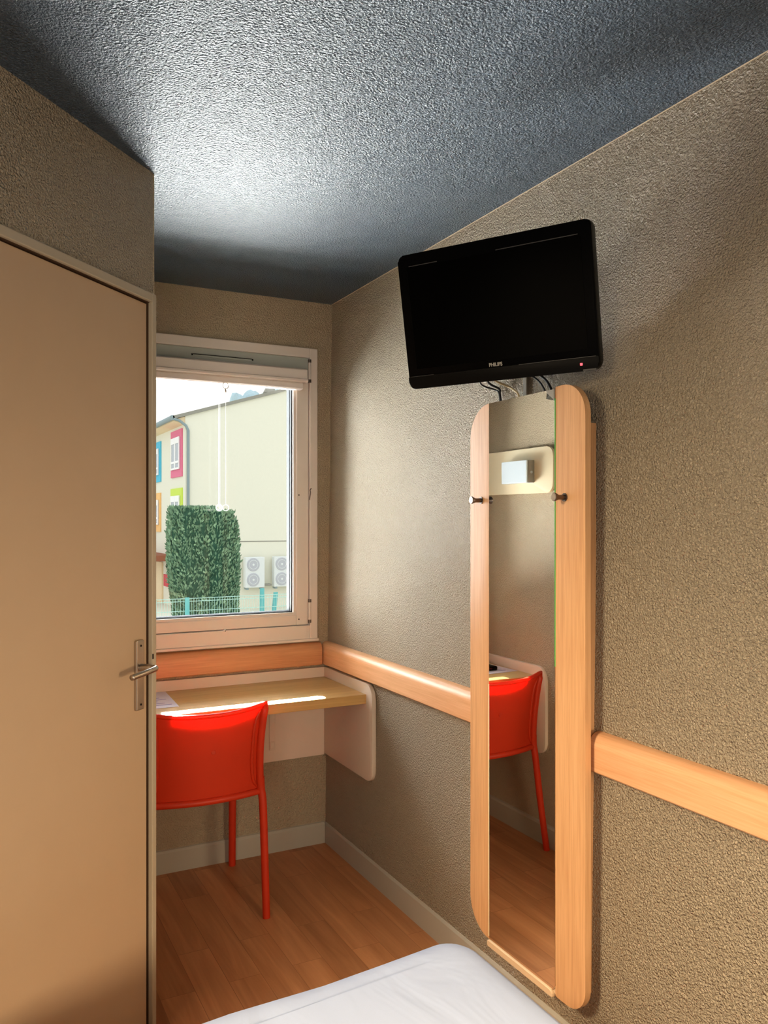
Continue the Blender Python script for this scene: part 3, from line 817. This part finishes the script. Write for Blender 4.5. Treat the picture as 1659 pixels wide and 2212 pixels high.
# folded teal chairs / frames behind the fence
def frame_piece(x, tilt, label, h=.5):
    bm = B(); y = 17.4
    prism(bm, [(x-.045, -.62-1.98), (x+.045, -2.6), (x+.045+tilt, -.08-(.5-h)), (x-.045+tilt, -.08-(.5-h))], 1, y, y+.05)
    return tag(link('teal_post', bm, 'fence_t'), label, 'post', 'teal posts behind the fence')
frame_piece(5.92, 0.0, 'upright teal post behind the wire fence')
frame_piece(6.02, .22, 'leaning teal post behind the wire fence, next to the upright one', .40)

# ------------------------------------------------------------------ CAMERA
cam = bpy.data.cameras.new('camera'); co = bpy.data.objects.new('camera', cam); COL.objects.link(co)
co.location = (0, 0, EYE); co.rotation_euler = (PI/2, 0, math.radians(-27.24))
cam.sensor_fit = 'HORIZONTAL'; cam.sensor_width = 36; cam.lens = 36*1768/1659; cam.shift_y = 17.5/1659
cam.clip_start = .02; cam.clip_end = 300
SC.camera = co

# ------------------------------------------------------------------ LIGHT
wd = bpy.data.worlds.new('sky'); SC.world = wd; wd.use_nodes = True
nt = wd.node_tree; nt.nodes.clear()
out = nt.nodes.new('ShaderNodeOutputWorld'); bg = nt.nodes.new('ShaderNodeBackground'); nt.links.new(bg.outputs[0], out.inputs[0])
tc = nt.nodes.new('ShaderNodeTexCoord'); sx = nt.nodes.new('ShaderNodeSeparateXYZ'); nt.links.new(tc.outputs['Generated'], sx.inputs[0])
cr = nt.nodes.new('ShaderNodeValToRGB'); cr.color_ramp.elements[0].color = (1, .99, .96, 1); cr.color_ramp.elements[1].color = (.90, .95, 1, 1)
nt.links.new(sx.outputs[2], cr.inputs[0]); nt.links.new(cr.outputs[0], bg.inputs[0]); bg.inputs[1].default_value = 1.02

def area(name, loc, target, sx_, sy_, power, col, spread=180):
    l = bpy.data.lights.new(name, 'AREA'); l.shape = 'RECTANGLE'; l.size = sx_; l.size_y = sy_; l.energy = power; l.color = col; l.spread = math.radians(spread)
    o = bpy.data.objects.new(name, l); COL.objects.link(o); o.location = loc
    o.rotation_euler = (Vector(target)-Vector(loc)).to_track_quat('-Z', 'Y').to_euler()
    return o
WC = (.95, BY, 1.5)  # area lamps added outside the window, standing in for sky and ground light
area('sky_side', (-1.25, 6.0, 1.9), (1.0, BY, 1.45), 1.7, 3.0, 640, (.93, .97, 1))
area('ground_bounce', (1.2, 5.2, -.35), (.95, BY, 1.6), 3.2, 2.0, 240, (1, .97, .90))
area('far_ground', (2.2, 9.5, -1.3), (.95, BY, 1.6), 6.0, 2.4, 3600, (1, .98, .93))
area('sky_top', (2.3, 5.6, 5.0), WC, 5.2, 2.6, 1300, (.88, .94, 1))
# narrow lamps added outside the window, standing in for the sun strips
def sunslit_lamp(y, z, deg, dist, thick, power, wdt, xc):
    el = math.radians(deg)
    area('sun_slit', (xc, y+dist*math.cos(el), z+dist*math.sin(el)), (xc, y, z), wdt, thick, power, (1, .93, .80), 1)
sunslit_lamp(2.9625, .741, 45, 2.2, .003, 520, .655, .918)
sunslit_lamp(2.785, .724, 45, 2.2, .006, 7000, .37, .77)
# warm fill lamps added beside and behind the camera, not real room lamps
area('bedside_lamp', (1.22, .12, .98), (.12, 1.95, .12), .30, .22, 7.5, (1, .75, .48), 110)
area('wall_lamp_light', (-.85, 1.12, 1.95), (1.44, 1.02, .15), .55, .40, 17, (1, .79, .53), 85)
area('room_fill', (-.9, -1.2, 1.5), (.9, 2.2, 1.1), .9, .9, 26, (1, .83, .64))
SC.view_settings.view_transform = 'Standard'; SC.view_settings.look = 'None'; SC.view_settings.exposure = .4
SC.cycles.use_denoising = True
SC.cycles.max_bounces = 10; SC.cycles.diffuse_bounces = 6; SC.cycles.transparent_max_bounces = 12
SC.cycles.sample_clamp_indirect = 8
